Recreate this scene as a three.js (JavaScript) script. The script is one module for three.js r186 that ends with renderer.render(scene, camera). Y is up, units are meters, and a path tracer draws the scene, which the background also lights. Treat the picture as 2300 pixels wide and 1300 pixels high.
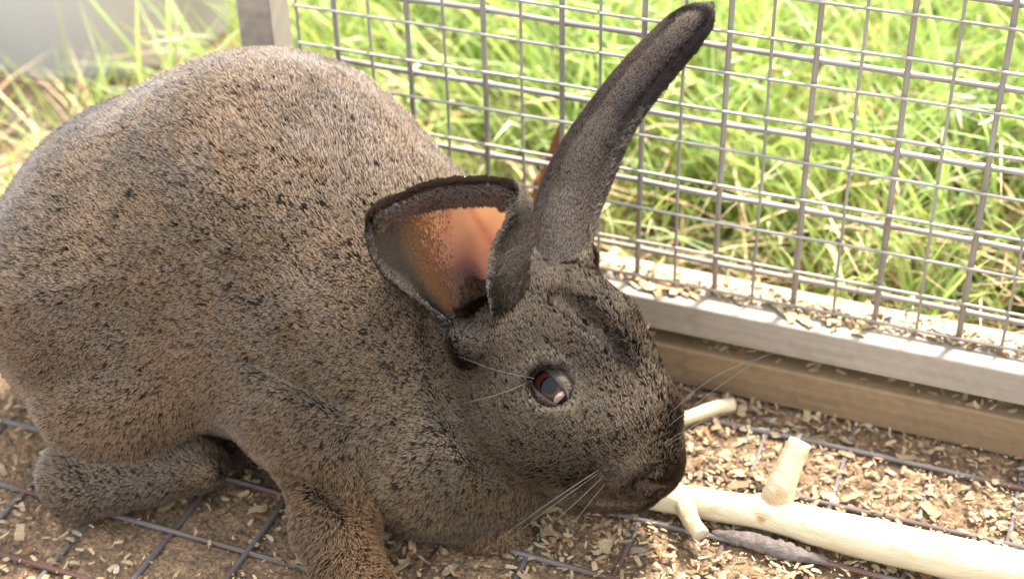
import * as THREE from 'three';
import { mergeGeometries } from 'three/addons/utils/BufferGeometryUtils.js';
import { RoundedBoxGeometry } from 'three/addons/geometries/RoundedBoxGeometry.js';
import { ImprovedNoise } from 'three/addons/math/ImprovedNoise.js';

// ---------------------------------------------------------------- camera, sky, sun, exposure
const scene = new THREE.Scene();
const camera = new THREE.PerspectiveCamera(20.513, 1024 / 578, 0.02, 400);
camera.position.set(0, 0.6353, 0);
camera.rotation.order = 'YXZ';
camera.rotation.set(-0.60812, 0, -0.02648);
camera.focus = 0.855;
camera.userData.fStop = 4.8;
scene.add(camera);

const renderer = new THREE.WebGLRenderer({ antialias: true });
renderer.toneMapping = THREE.LinearToneMapping;
renderer.toneMappingExposure = 4.0;
renderer.shadowMap.enabled = true;

const SUN = new THREE.Vector3(0.30, 0.80, -0.52).normalize();
{
  const W = 256, H = 128, d = new Float32Array(W * H * 4);
  for (let r = 0; r < H; r++) {
    const el = ((r + 0.5) / H - 0.5) * Math.PI, y = Math.sin(el);
    for (let c = 0; c < W; c++) {
      const az = ((c + 0.5) / W - 0.5) * 2 * Math.PI, x = Math.cos(az) * Math.cos(el), z = Math.sin(az) * Math.cos(el);
      const k = Math.pow(1 - Math.max(0, y), 2.2), cs = Math.max(0, x * SUN.x + y * SUN.y + z * SUN.z), a = 0.35 * Math.pow(cs, 6);
      const o = (r * W + c) * 4;
      d[o] = 0.54 + 0.20 * k + a; d[o + 1] = 0.57 + 0.17 * k + a * 0.97; d[o + 2] = 0.62 + 0.10 * k + a * 0.92; d[o + 3] = 1;
    }
  }
  const t = new THREE.DataTexture(d, W, H, THREE.RGBAFormat, THREE.FloatType);
  t.mapping = THREE.EquirectangularReflectionMapping; t.magFilter = t.minFilter = THREE.LinearFilter; t.needsUpdate = true;
  scene.background = t; scene.environment = t;
}
const sun = new THREE.DirectionalLight(0xfff6ea, 5);
sun.position.copy(SUN).multiplyScalar(4); sun.target.position.set(0, 0, -0.8);
sun.shadow.radius = 16; sun.castShadow = true; sun.shadow.mapSize.set(4096, 4096);
Object.assign(sun.shadow.camera, { left: -1.6, right: 1.6, top: 1.6, bottom: -1.6, near: 0.5, far: 9 });
scene.add(sun, sun.target);

// ---------------------------------------------------------------- helpers
const mm = 0.001, V = (a) => new THREE.Vector3(a[0], a[1], a[2]);
function rng(seed) { let a = seed >>> 0; return () => { a = (a + 0x6D2B79F5) | 0; let t = Math.imul(a ^ (a >>> 15), 1 | a); t = (t + Math.imul(t ^ (t >>> 7), 61 | t)) ^ t; return ((t ^ (t >>> 14)) >>> 0) / 4294967296; }; }
const perlin = new ImprovedNoise(), noise = (x, y, z) => perlin.noise(x + 31.7, y + 17.3, z + 5.1);
const fbm = (x, y, z, o = 4) => { let s = 0, a = 0.5; for (let i = 0; i < o; i++) { s += a * noise(x, y, z); x *= 2.03; y *= 2.03; z *= 2.03; a *= 0.5; } return s; };
const clamp = THREE.MathUtils.clamp, lerp = THREE.MathUtils.lerp, sstep = (a, b, x) => { const t = clamp((x - a) / (b - a), 0, 1); return t * t * (3 - 2 * t); };
const used = {};
function named(o, name) { const n = used[name] = (used[name] ?? -1) + 1; o.name = n ? `${name}_${String(n).padStart(3, '0')}` : name; return o; }
function tag(o, name, label, category, group, kind) { named(o, name); if (label) o.userData.label = label; if (category) o.userData.category = category; if (group) o.userData.group = group; if (kind) o.userData.kind = kind; scene.add(o); shade(o); return o; }
function part(parent, geo, mat, name, label) { const m = new THREE.Mesh(geo, mat); named(m, name); if (label) m.userData.label = label; parent.add(m); shade(m); return m; }
function shade(o) { if (o.isMesh) o.castShadow = o.receiveShadow = true; }
function geoFrom(pos, idx, col, nor, uv) {
  const g = new THREE.BufferGeometry();
  g.setAttribute('position', new THREE.Float32BufferAttribute(pos, 3));
  if (col) g.setAttribute('color', new THREE.Float32BufferAttribute(col, 3));
  if (uv) g.setAttribute('uv', new THREE.Float32BufferAttribute(uv, 2));
  g.setIndex(idx);
  if (nor) g.setAttribute('normal', new THREE.Float32BufferAttribute(nor, 3)); else g.computeVertexNormals();
  return g;
}
// a bent round bar of varying radius; points and radii in metres; shape(u, angle) scales the radius, colour(u, angle) colours it
function bar(points, radii, along = 24, round = 10, shape, colour, curve = true) {
  const path = points.length > 2 && curve ? new THREE.CatmullRomCurve3(points, false, 'centripetal') : new THREE.CatmullRomCurve3([points[0], points[0].clone().lerp(points[points.length - 1], 0.5), points[points.length - 1]]);
  const fr = path.computeFrenetFrames(along), pos = [], idx = [], col = colour ? [] : null, uv = [];
  const rad = (u) => { const k = u * (radii.length - 1), i = Math.min(radii.length - 2, Math.floor(k)); return lerp(radii[i], radii[i + 1], k - i); };
  for (let i = 0; i <= along; i++) {
    const u = i / along, p = path.getPointAt(u);
    for (let j = 0; j <= round; j++) {
      const a = (j / round) * Math.PI * 2, r = rad(u) * (shape ? shape(u, a % (Math.PI * 2)) : 1);
      const q = p.clone().addScaledVector(fr.normals[i], Math.cos(a) * r).addScaledVector(fr.binormals[i], Math.sin(a) * r);
      pos.push(q.x, q.y, q.z); uv.push(u, j / round);
      if (col) col.push(...colour(u, a, q));
      if (i < along && j < round) { const b = i * (round + 1) + j; idx.push(b, b + 1, b + round + 1, b + 1, b + round + 2, b + round + 1); }
    }
  }
  for (const [ring, flip] of [[0, 1], [along, 0]]) {           // end caps
    const c = pos.length / 3, p = path.getPointAt(ring / along); pos.push(p.x, p.y, p.z); uv.push(0.5, 0.5); if (col) col.push(...colour(ring / along, 0, p));
    for (let j = 0; j < round; j++) { const b = ring * (round + 1) + j; flip ? idx.push(c, b + 1, b) : idx.push(c, b, b + 1); }
  }
  return geoFrom(pos, idx, col, null, uv);
}
function texture(size, fill, srgb = true, repeat = 1) {
  const d = new Uint8Array(size * size * 4);
  for (let y = 0; y < size; y++) for (let x = 0; x < size; x++) { const c = fill(x / size, y / size), o = (y * size + x) * 4; for (let k = 0; k < 3; k++) d[o + k] = clamp(c[k], 0, 1) * 255; d[o + 3] = 255; }
  const t = new THREE.DataTexture(d, size, size); t.wrapS = t.wrapT = THREE.RepeatWrapping; t.magFilter = THREE.LinearFilter; t.minFilter = THREE.LinearMipmapLinearFilter; t.generateMipmaps = true;
  if (srgb) t.colorSpace = THREE.SRGBColorSpace; t.repeat.set(repeat, repeat); t.needsUpdate = true; return t;
}
// noise that repeats over the unit square (a torus in 4-D folded to 3-D)
const tile = (u, v, f, o = 4) => { const a = u * Math.PI * 2, b = v * Math.PI * 2; return fbm(Math.cos(a) * f + Math.cos(b) * f * 0.71 + 3, Math.sin(a) * f + 7, Math.sin(b) * f + Math.cos(b) * f * 0.3, o); };

// frame of the wire panel: along (right), up, out (towards the rabbit)
const PHI = 0.39064, FO = new THREE.Vector3(-128.47, 0, -919.44), FU = new THREE.Vector3(Math.cos(PHI), 0, Math.sin(PHI)), FNn = new THREE.Vector3(-Math.sin(PHI), 0, Math.cos(PHI));
const fp = (u, y, n) => new THREE.Vector3(FO.x + FU.x * u + FNn.x * n, y, FO.z + FU.z * u + FNn.z * n).multiplyScalar(mm);

// ---------------------------------------------------------------- ground
const soilMap = texture(1024, (u, v) => {
  const a = tile(u, v, 2.2, 5), b = tile(u + 0.37, v + 0.11, 9, 3), c = tile(u, v + 0.5, 26, 2);
  const k = 0.40 + a * 0.12 + b * 0.20 + c * 0.30;
  return [k * 1.15, k * 0.93, k * 0.70];
}, true, 1);
const soilBump = texture(512, (u, v) => { const k = 0.5 + tile(u, v, 5, 4) * 0.5 + tile(u, v, 22, 2) * 0.35; return [k, k, k]; }, false, 1);
const soil = new THREE.MeshStandardMaterial({ map: soilMap, bumpMap: soilBump, bumpScale: 0.003, roughness: 0.96 });
{
  const g = new THREE.PlaneGeometry(300, 300, 60, 60); g.rotateX(-Math.PI / 2);
  const uv = g.attributes.uv; for (let i = 0; i < uv.count; i++) uv.setXY(i, uv.getX(i) * 900, uv.getY(i) * 900);
  const m = new THREE.Mesh(g, soil); m.position.y = -0.012; tag(m, 'ground', null, null, null, 'structure');
}
{ // trodden earth inside the pen, gently uneven
  const N = 150, pos = [], idx = [], uv = [];
  for (let j = 0; j <= N; j++) for (let i = 0; i <= N; i++) {
    const p = fp(-700 + 1800 * i / N, 0, -20 + 900 * j / N), h = 0.004 * fbm(p.x * 9, 2, p.z * 9, 4) - 0.002;
    pos.push(p.x, h, p.z); uv.push(p.x * 3.2, p.z * 3.2);
    if (i < N && j < N) { const b = j * (N + 1) + i; idx.push(b, b + N + 1, b + 1, b + 1, b + N + 1, b + N + 2); }
  }
  tag(new THREE.Mesh(geoFrom(pos, idx, null, null, uv), soil), 'pen_floor', null, null, null, 'structure');
}

// ---------------------------------------------------------------- wire panels with timber rail and post
const greyWood = (tone, warm) => texture(512, (u, v) => {
  const g = tile(u * 1, v * 1, 1.1, 3) * 0.10 + fbm(u * 5, v * 130, 3, 3) * 0.16 * sstep(0, 0.06, v) * sstep(1, 0.94, v) + tile(u, v, 14, 3) * 0.10;
  const spot = Math.pow(Math.max(0, tile(u + 0.2, v, 5, 3) - 0.1), 1.5) * 0.9;
  const k = tone + g * 0.45 - spot * 0.35;
  return [k * (1 + warm), k, k * (1 - warm * 1.25)];
});
const railMat = new THREE.MeshStandardMaterial({ map: greyWood(0.53, 0.07), roughness: 0.72, bumpMap: soilBump, bumpScale: 0.00015 });
const battenMat = new THREE.MeshStandardMaterial({ map: greyWood(0.42, 0.2), roughness: 0.9, bumpMap: soilBump, bumpScale: 0.0005 });
const wireBump = texture(128, (u, v) => { const k = 0.5 + tile(u, v, 4, 3); return [k, k, k]; }, false);
const zinc = (c) => new THREE.MeshStandardMaterial({ color: new THREE.Color().setRGB(...c), vertexColors: true, metalness: 0.35, roughness: 0.55, bumpMap: wireBump, bumpScale: 0.0003 });
const zincThick = zinc([0.26, 0.247, 0.23]), zincFine = zinc([0.31, 0.298, 0.282]);
const R = rng(11);
function straightWire(a, b, r, wob, round = 8, weld) {
  const n = Math.max(3, Math.round(a.distanceTo(b) / 0.05)), pts = [];
  for (let i = 0; i <= n; i++) pts.push(a.clone().lerp(b, i / n).add(new THREE.Vector3((R() - 0.5) * wob, (R() - 0.5) * wob, (R() - 0.5) * wob)));
  return bar(pts, [r, r], n * 3 + (weld ? 150 : 0), round, weld, (u, a, q) => {           // dull patches, rust spots and mud splashed up from the ground
    const d = fbm(q.x * 22, q.y * 22, q.z * 22, 3), k = 1 + 0.5 * d, mud = sstep(0.16, 0.06, q.y) * (0.35 + 0.5 * Math.max(0, d + 0.2)), rust = sstep(0.22, 0.42, fbm(q.x * 60, q.y * 60 + 7, q.z * 60, 2)) * 0.7;
    const c = [lerp(1, 0.75, mud), lerp(1, 0.58, mud), lerp(1, 0.42, mud)]; return [k * lerp(c[0], 0.75, rust), k * lerp(c[1], 0.42, rust), k * lerp(c[2], 0.24, rust)];
  });
}
function boxOn(u0, u1, y0, y1, n0, n1, r, scale) {
  const g = new RoundedBoxGeometry((u1 - u0) * mm, (y1 - y0) * mm, (n1 - n0) * mm, 3, r * mm), p = g.attributes.position, uv = [];
  for (let i = 0; i < p.count; i++) uv.push((p.getX(i) + 3) / scale, (p.getY(i) + p.getZ(i)) / scale + 0.31);
  g.setAttribute('uv', new THREE.Float32BufferAttribute(uv, 2));
  g.rotateY(-PHI); const c = fp((u0 + u1) / 2, (y0 + y1) / 2, (n0 + n1) / 2); g.translate(c.x, c.y, c.z); return g;
}
function wirePanel(u0, u1, name, label, base, hasPost) {
  const t = new THREE.Group(); const o = fp(base, 0, 0); t.position.copy(o);
  tag(t, name, label, 'wire panel');
  const add = (g, m, n, l) => { g.translate(-o.x, -o.y, -o.z); return part(t, g, m, n, l); };
  add(boxOn(u0 - (hasPost ? 60 : 0), u1 + (hasPost ? 40 : 14), 39.5, 61.6, -21, 20, 1.4, 0.5), railMat, 'bottom_rail', hasPost ? 'pale grey rail with shavings along its top edge' : null);
  if (hasPost) add(boxOn(-39, -15, 62, 900, -15, 10, 1.5, 0.5), railMat, 'corner_post', 'pale grey square upright at the end of the wire');
  const i0 = Math.ceil(u0 / 25), i1 = Math.floor(u1 / 25);
  for (let i = i0; i <= i1; i++) {
    const x = i * 25, odd = ((i % 2) + 2) % 2 === 1;
    if (odd) add(straightWire(fp(x, 56, 0), fp(x, 900, 0), 0.00172, 0.0007, 10), zincThick, 'thick_wire');
    add(straightWire(fp(x + (odd ? -1.2 : 0), 60, odd ? -2.4 : 2.6), fp(x + (odd ? -0.8 : 0), 900, odd ? -2.4 : 2.6), 0.00098, 0.0008), zincFine, 'fine_wire');
  }
  for (let j = -26; j <= 6; j++) add(straightWire(fp(i0 * 25 - 1, 216.8 - 25 * j, 4.5), fp(u1, 216.8 - 25 * j, 4.5), 0.00102, 0.0008), zincFine, 'fine_wire');
  for (let k = -12; k <= 3; k++) { const y = 216.8 + 12.2 - 49.17 * k; const len = u1 - i0 * 25 - 20; add(straightWire(fp(i0 * 25 + 20, y, -3.1), fp(u1, y, -3.1), 0.00175, 0.0008, 10, (v) => { const x = (i0 * 25 + 20 + v * len) / 50 - 0.5, e = Math.abs(x - Math.round(x)) * 50; return 1 + 0.35 * sstep(4.5, 1.5, e); }), zincThick, 'thick_wire'); }
  return t;
}
wirePanel(-2, 760, 'wire_mesh_panel', 'galvanised double wire mesh panel with grey rail and end post behind the rabbit', 300, true);
{
  const g = boxOn(-72, 800, 0.4, 28.8, -22, 20.5, 1.8, 0.5), p = g.attributes.position;
  for (let i = 0; i < p.count; i++) p.setY(i, p.getY(i) + 0.0009 * noise(p.getX(i) * 30, 1, p.getZ(i) * 30));
  const m = new THREE.Mesh(g, battenMat); tag(m, 'timber_batten', 'weathered brown timber batten on the ground under the grey rail', 'batten');
}

// ---------------------------------------------------------------- wire grid lying on the pen floor
{
  const t = new THREE.Group(), A = 0.38473, e1 = new THREE.Vector3(Math.cos(A), 0, Math.sin(A)), e2 = new THREE.Vector3(-Math.sin(A), 0, Math.cos(A));
  const at = (m, n, y) => new THREE.Vector3().addScaledVector(e1, -389.7 + m * 50).addScaledVector(e2, -753.4 + n * 50).multiplyScalar(mm).setY(y * mm);
  const o = at(3, 2, 0); t.position.copy(o);
  tag(t, 'floor_wire_grid', 'rusty grey welded wire grid half buried in the shavings under the rabbit', 'wire grid');
  const wireMat = new THREE.MeshStandardMaterial({ vertexColors: true, metalness: 0.25, roughness: 0.6, bumpMap: wireBump, bumpScale: 0.0004 });
  const R2 = rng(5);
  const rust = (seed) => (u, a, q) => { const k = sstep(-0.05, 0.3, fbm(q.x * 14 + seed, q.y * 14, q.z * 14, 3) + 0.08); return [lerp(0.15, 0.11, k), lerp(0.135, 0.056, k), lerp(0.132, 0.04, k)]; };
  const run = (a, b, y, seed) => {
    const n = 14, pts = []; for (let i = 0; i <= n; i++) { const p = a.clone().lerp(b, i / n); p.y = (y + 5 * fbm(p.x * 9 + seed, 3, p.z * 9, 2) + (R2() - 0.5) * 0.6) * mm; p.x += (R2() - 0.5) * 0.0012; pts.push(p); }
    const g = bar(pts, [0.0017, 0.0017], 70, 8, null, rust(seed)); g.translate(-o.x, -o.y, -o.z); part(t, g, wireMat, 'wire');
  };
  for (let n = -1; n <= 8; n++) run(at(-6, n, 0), at(18, n, 0), 0.7, n * 3.1);
  for (let m = -6; m <= 18; m++) run(at(m, -0.9, 0), at(m, 8.5, 0), -0.3, m * 5.7 + 40);
}

// ---------------------------------------------------------------- wood shavings
const shavingMat = new THREE.MeshPhysicalMaterial({ vertexColors: true, roughness: 0.85, transmission: 0.12, thickness: 0, side: THREE.DoubleSide });
function shavingGeo(kind, seed) {                // a thin curled flake about 1 unit long
  const r = rng(seed), N = 7, w = kind ? 0.16 + r() * 0.1 : 0.34 + r() * 0.2, curl = (kind ? 0.5 : 1.6) * (r() - 0.3), twist = (r() - 0.5) * 0.9, th = kind ? 0.07 : 0.016, pos = [], idx = [], col = [];
  for (let i = 0; i <= N; i++) {
    const u = i / N - 0.5, a = u * curl * 2, ww = w * (0.55 + 0.45 * Math.sqrt(Math.max(0, 1 - 3.2 * u * u))) * (0.8 + 0.4 * r());
    const cx = Math.abs(curl) > 0.05 ? Math.sin(a) / (2 * curl) : u, cy = Math.abs(curl) > 0.05 ? (1 - Math.cos(a)) / (2 * curl) : 0, t = twist * u;
    for (const [s, h] of [[-1, 0], [1, 0], [1, 1], [-1, 1]]) {
      const z = s * ww / 2, y = (h - 0.5) * th; pos.push(cx, cy + y * Math.cos(t) + z * Math.sin(t), z * Math.cos(t) - y * Math.sin(t) + u * u * 0.1);
      const k = 0.85 + 0.3 * (r() - 0.5) - Math.abs(u) * 0.2; col.push(k, k * 0.97, k * 0.92);
    }
    if (i < N) { const b = i * 4; for (let f = 0; f < 4; f++) { const c = b + f, d = b + (f + 1) % 4; idx.push(c, d, c + 4, d, d + 4, c + 4); } }
  }
  idx.push(0, 2, 1, 0, 3, 2); const e = N * 4; idx.push(e, e + 1, e + 2, e, e + 2, e + 3);
  return geoFrom(pos, idx, col).toNonIndexed();
}
const flakes = []; for (let k = 0; k < 10; k++) { const g = shavingGeo(k % 3 === 2 ? 1 : 0, 90 + k); g.computeVertexNormals(); flakes.push(g); }
const woodTone = (r) => { const k = 0.5 + 0.5 * r(), c = r(); return c < 0.12 ? [0.42 * k, 0.22 * k, 0.09 * k] : c < 0.18 ? [0.66 * k, 0.58 * k, 0.46 * k] : [0.68 * k, 0.51 * k, 0.31 * k]; };
function flakeMatrix(r, p, size) { const m = new THREE.Matrix4(), q = new THREE.Quaternion().setFromEuler(new THREE.Euler((r() - 0.5) * 0.7, r() * Math.PI * 2, (r() - 0.5) * 0.7, 'YXZ')); return m.compose(p, q, new THREE.Vector3(size, size, size)); }
function scatter(name, label, category, list) {   // list of [matrix, colour]; one stuff group of several flake shapes
  const t = new THREE.Group(); tag(t, name, label, category, null, 'stuff');
  flakes.forEach((g, k) => {
    const mine = list.filter((_, i) => i % flakes.length === k), im = new THREE.InstancedMesh(g, shavingMat, mine.length), c = new THREE.Color();
    mine.forEach(([m, t3], i) => { im.setMatrixAt(i, m); im.setColorAt(i, c.setRGB(...t3)); }); named(im, 'shaving_layer'); im.userData.kind = 'stuff'; t.add(im); shade(im);
  });
}
{
  const r = rng(21), inside = [], outside = [];
  for (let i = 0; i < 95000 && inside.length < 34000; i++) {
    const u = -650 + 1500 * r(), n = 21 + 480 * Math.pow(r(), 0.9), p = fp(u, 0, n);
    const cover = 0.42 + 0.9 * fbm(p.x * 6.5, 4, p.z * 6.5, 3) + 0.35 * sstep(-0.05, 0.12, p.x) - 0.12 - 0.05 * sstep(0.0, -0.08, p.x) + 0.8 * Math.exp(-((p.x - 0.09) ** 2 + (p.z + 0.745) ** 2) / 0.004) + 0.6 * Math.exp(-((p.x - 0.03) ** 2 + (p.z + 0.67) ** 2) / 0.002);
    if (r() > cover) continue;
    const s = (i % 90 === 0 ? 9 + 6 * r() : 1.4 + 6.2 * Math.pow(r(), 2.3)) * mm; p.y = (0.3 + 2.4 * r()) * mm + s * 0.06;
    inside.push([flakeMatrix(r, p, s), woodTone(r)]);
  }
  for (let i = 0; i < 16000; i++) {                // crumbs of earth and bark
    const p = fp(-650 + 1500 * r(), 0, 21 + 480 * Math.pow(r(), 0.9)), s = (0.8 + 2.6 * r() * r()) * mm, k = 0.6 + 0.7 * r(); p.y = 1.2 * r() * mm;
    const m = flakeMatrix(r, p, s); m.scale(new THREE.Vector3(1, 5, 1.6)); inside.push([m, r() < 0.3 ? [0.09 * k, 0.06 * k, 0.04 * k] : [0.17 * k, 0.12 * k, 0.08 * k]]);
  }
  scatter('wood_shavings', 'pale wood shavings and chips strewn over the earth floor of the pen', 'wood shavings', inside);
  for (let i = 0; i < 2600; i++) {
    const u = -500 + 1300 * r(), n = -22 - 90 * Math.pow(r(), 1.6), p = fp(u, 0, n), s = (5 + 12 * r() * r()) * mm; p.y = (-8 + 34 * sstep(-70, -24, n) * r()) * mm;
    outside.push([flakeMatrix(r, p, s), woodTone(r)]);
  }
  for (let i = 0; i < 1500; i++) {                 // drifted against the wire on the rail, and between rail and batten
    const low = i % 5 === 0, u = -60 + 800 * r(), n = low ? 16 - 22 * r() : 3 - 22 * r() * r() + 5 * (r() - 0.5), p = fp(u, 0, n);
    if (!low && fbm(u * 0.02, 9, 0, 2) < -0.22) continue;
    const s = (4 + 9 * r() * r()) * mm; p.y = (low ? 29 : 62.2 + Math.max(0, 5 * r() * (1 - Math.abs(n + 4) / 14))) * mm + s * 0.08;
    outside.push([flakeMatrix(r, p, s), woodTone(r)]);
  }
  scatter('wood_shavings', 'wood shavings drifted along the foot of the wire and onto the grey rail', 'wood shavings', outside);
  const loose = [[0.50, 0.37, 0.20], [0.45, 0.31, 0.16], [0.48, 0.40, 0.26]].map((c) => { const m = shavingMat.clone(); m.color.setRGB(...c); return m; });
  // single large shavings that lie on the front half of the rail
  for (let i = 0; i < 34; i++) {
    const spots = [330, 205, 365, 150], u = i < 22 ? [236, 250, 338, 352][i % 4] + (r() - 0.5) * 34 : spots[i % 4] + (r() - 0.5) * 120, n = 3 + 11 * r() * (i < 22 ? 1 : 0.6), p = fp(u, 62.6, n), s = (8 + 9 * r()) * mm; p.y += s * 0.1;
    const k = 0.8 + 0.3 * r(), geo = flakes[i % flakes.length];
    const m = new THREE.Mesh(geo, loose[i % 3]); flakeMatrix(r, p, s).decompose(m.position, m.quaternion, m.scale);
    tag(m, 'wood_shaving', 'curled pale yellow wood shaving lying loose on top of the grey rail', 'wood shaving', 'loose shavings on the rail');
  }
}

// ---------------------------------------------------------------- rabbit
const RB = new THREE.Vector3(-80, 0, -720);                     // base of the rabbit, mm
const rabbit = new THREE.Group(); rabbit.position.copy(RB).multiplyScalar(mm);
tag(rabbit, 'rabbit', 'large brown ticked rabbit crouching with lowered head, one ear up and one ear out', 'rabbit');

// skeleton: tapered bones [a, ra, b, rb], in mm, with the lie of the fur, its length, and a coat region
const BONES = [], bone = (set, a, ra, b, rb, flow, len, coat, k = 22) => BONES.push({ set, a: V(a), b: V(b), ra, rb, flow: V(flow).normalize(), len, coat, k, ab: V(b).sub(V(a)), l2: Math.max(1e-6, V(b).distanceToSquared(V(a))) });
const BACK = [-0.84, -0.10, -0.54], FLANK = [-0.78, -0.45, -0.45], DOWN = [-0.25, -0.95, 0.1], HEADF = [-0.80, 0.45, -0.30];
// trunk
bone(0, [-207.0, 101.1, -807.6], 98, [-145.6, 115.2, -802.8], 107, BACK, 4.7, 'back');
bone(0, [-145.6, 115.2, -802.8], 107, [-78.5, 90.5, -761.2], 87, BACK, 4.7, 'back');
bone(0, [-78.5, 90.5, -761.2], 86, [-29.5, 72.7, -741.5], 54, BACK, 4.6, 'back');
bone(0, [-70.2, 63.7, -713.3], 55, [-46.2, 49.8, -691.5], 47, FLANK, 5, 'chest');
bone(0, [-46.2, 49.8, -691.5], 47, [-11.2, 45.1, -691.8], 41, FLANK, 5, 'chest', 18);
bone(0, [-132.0, 86.4, -745.0], 62, [-99.6, 72.0, -708.1], 44, FLANK, 4.8, 'flank', 16);
bone(0, [-116.8, 71.8, -703.1], 38, [-99.1, 62.3, -690.4], 36, DOWN, 4.8, 'flank', 12);
// near foreleg and paw, far foreleg
bone(0, [-106.2, 58.8, -675.8], 23, [-100.0, 33.7, -643.7], 19, DOWN, 4.8, 'leg', 14);
bone(0, [-100.0, 33.7, -643.7], 19, [-91.4, 20.2, -619.6], 16.5, DOWN, 5, 'leg', 10);
bone(0, [-91.4, 20.2, -619.6], 15.5, [-75.1, 17.8, -603.3], 12, [0.6, -0.2, 0.7], 4, 'leg', 8);
bone(0, [-38.7, 19.3, -686.0], 24, [-21.4, 1.1, -669.7], 14, DOWN, 5, 'leg', 10);
bone(0, [-21.4, 1.1, -669.7], 13, [-3.7, 0.4, -664.4], 10.5, [0.6, -0.2, 0.7], 4, 'leg', 8);
// near haunch, hind foot, tail
bone(0, [-237.8, 96.0, -767.5], 74, [-228.3, 65.2, -738.7], 52, FLANK, 5.2, 'back', 20);
bone(0, [-251.2, 25.8, -696.7], 21, [-185.6, 27.7, -705.3], 15, [-0.9, 0, -0.4], 5, 'flank', 6);
bone(0, [-292.6, 92.5, -798.0], 26, [-325.2, 82.2, -790.8], 18, [-0.9, 0.1, -0.4], 10, 'flank', 18);
for (const toe of [[-176.5, 28.7, -710.9], [-173.0, 30.1, -702.1], [-174.2, 31.7, -693.4]]) bone(0, [-188.2, 27.4, -705.1], 10, toe, 6.2, [-0.9, 0, -0.4], 3.5, 'flank', 3);
// head
bone(1, [5.1, 102.3, -701.2], 38, [33.6, 106.5, -706.5], 31, HEADF, 3.9, 'face', 14);
bone(1, [5.6, 78.4, -682.1], 38, [32.1, 72.7, -674.5], 34, HEADF, 4.2, 'cheek', 14);
bone(1, [33.5, 105.5, -705.8], 32, [55.8, 70.1, -682.4], 32, HEADF, 4.6, 'face', 14);
bone(1, [55.8, 68.1, -681.0], 32.5, [62.6, 55.4, -671.0], 27, HEADF, 3.8, 'muzzle', 12);
bone(1, [62.7, 57.5, -672.4], 25, [76.6, 48.8, -668.8], 12.5, HEADF, 1.4, 'nose', 10);
bone(1, [57.7, 61.8, -654.7], 15, [67.6, 51.6, -654.9], 11.5, HEADF, 2.4, 'muzzle', 6);
bone(1, [33.8, 45.7, -659.3], 15, [64.4, 37.5, -657.3], 8, HEADF, 2.6, 'chin', 8);
bone(1, [9.5, 121.1, -716.7], 28, [26.9, 123.0, -721.7], 20, [-0.2, 0.9, -0.3], 4, 'face', 12);
bone(1, [-16.3, 122.1, -691.8], 17, [-8.2, 111.2, -694.0], 22, [-0.4, 0.8, 0.2], 4, 'face', 8);        // root of the near ear
bone(1, [25.9, 134.5, -746.7], 9, [21.6, 124.4, -726.4], 21, [0.2, 0.95, 0], 3.2, 'face', 8);       // root of the raised ear
bone(1, [-38.3, 137.9, -689.4], 4, [-23.0, 126.5, -681.5], 8, [0.4, -0.8, 0.2], 4, 'eyering', 9);          // fold of skin that closes the cup of the near ear
bone(1, [-23.0, 126.5, -681.5], 8, [-8.1, 132.3, -692.9], 8, [0.4, 0.8, 0.2], 4, 'cheek', 9);
bone(1, [-20.2, 128.4, -712.1], 9, [-18.5, 121.7, -702.5], 11, [-0.3, 0.9, 0], 2.4, 'leg', 6);
bone(1, [-17.9, 122.9, -700.9], 9, [-15.2, 116.7, -699.0], 12, [0.4, 0.8, 0.2], 4, 'cheek', 9);
bone(1, [17.7, 128.9, -724.5], 11, [11.9, 142.3, -742.4], 5.5, [-0.2, 0.95, 0], 4, 'face', 9);
bone(1, [32.8, 131.6, -726.4], 10, [40.6, 141.2, -740.4], 6, [0.2, 0.95, 0], 4, 'ridge', 9);
bone(1, [34.1, 140.7, -718.2], 7, [58.5, 123.5, -708.6], 8, [-0.6, 0.7, -0.2], 3.4, 'ridge', 4);   // wrinkle down the forehead
bone(1, [58.5, 123.5, -708.6], 8, [73.5, 99.0, -696.4], 6, [-0.6, 0.7, -0.2], 3.4, 'ridge', 4);
bone(1, [5.9, 111.0, -671.9], 6, [18.8, 116.4, -668.4], 6.5, HEADF, 2.6, 'eyering', 7);               // brow above the eye
bone(1, [15.9, 102.3, -656.1], 5, [30.2, 92.0, -658.7], 5, HEADF, 2.6, 'eyering', 7);                // swelling under the eye
const EYE = { c: V([20.0, 102.2, -671.9]), r: 12.6 };
EYE.axis = V([17.7, 116.9, -655.3]).sub(EYE.c).normalize();
EYE.side = V([32.1, 91.6, -664.5]).sub(EYE.c); EYE.side.addScaledVector(EYE.axis, -EYE.side.dot(EYE.axis)).normalize();
EYE.up = new THREE.Vector3().crossVectors(EYE.axis, EYE.side).normalize();
const CUTS = [                                                    // grooves: mouth, nostril, fold beside the forehead wrinkle
  [[44.0, 45.4, -644.5], [63.4, 43.4, -645.6], 1.8], [[63.4, 43.4, -645.6], [77.6, 43.3, -650.4], 2.0], [[64.5, 60.0, -643.8], [71.9, 54.8, -645.0], 2.4], [[71.9, 54.8, -645.0], [81.9, 47.4, -650.8], 2.2], [[71.5, 64.6, -643.3], [76.6, 64.1, -646.6], 1.7], [[79.3, 49.2, -649.6], [76.0, 42.5, -648.6], 1.5],
  [[26.5, 143.3, -698.1], [45.8, 131.8, -688.8], 9], [[45.8, 131.8, -688.8], [65.2, 106.8, -677.5], 7],
].map(([a, b, r]) => ({ a: V(a), ab: V(b).sub(V(a)), l2: V(b).distanceToSquared(V(a)), r }));
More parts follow.
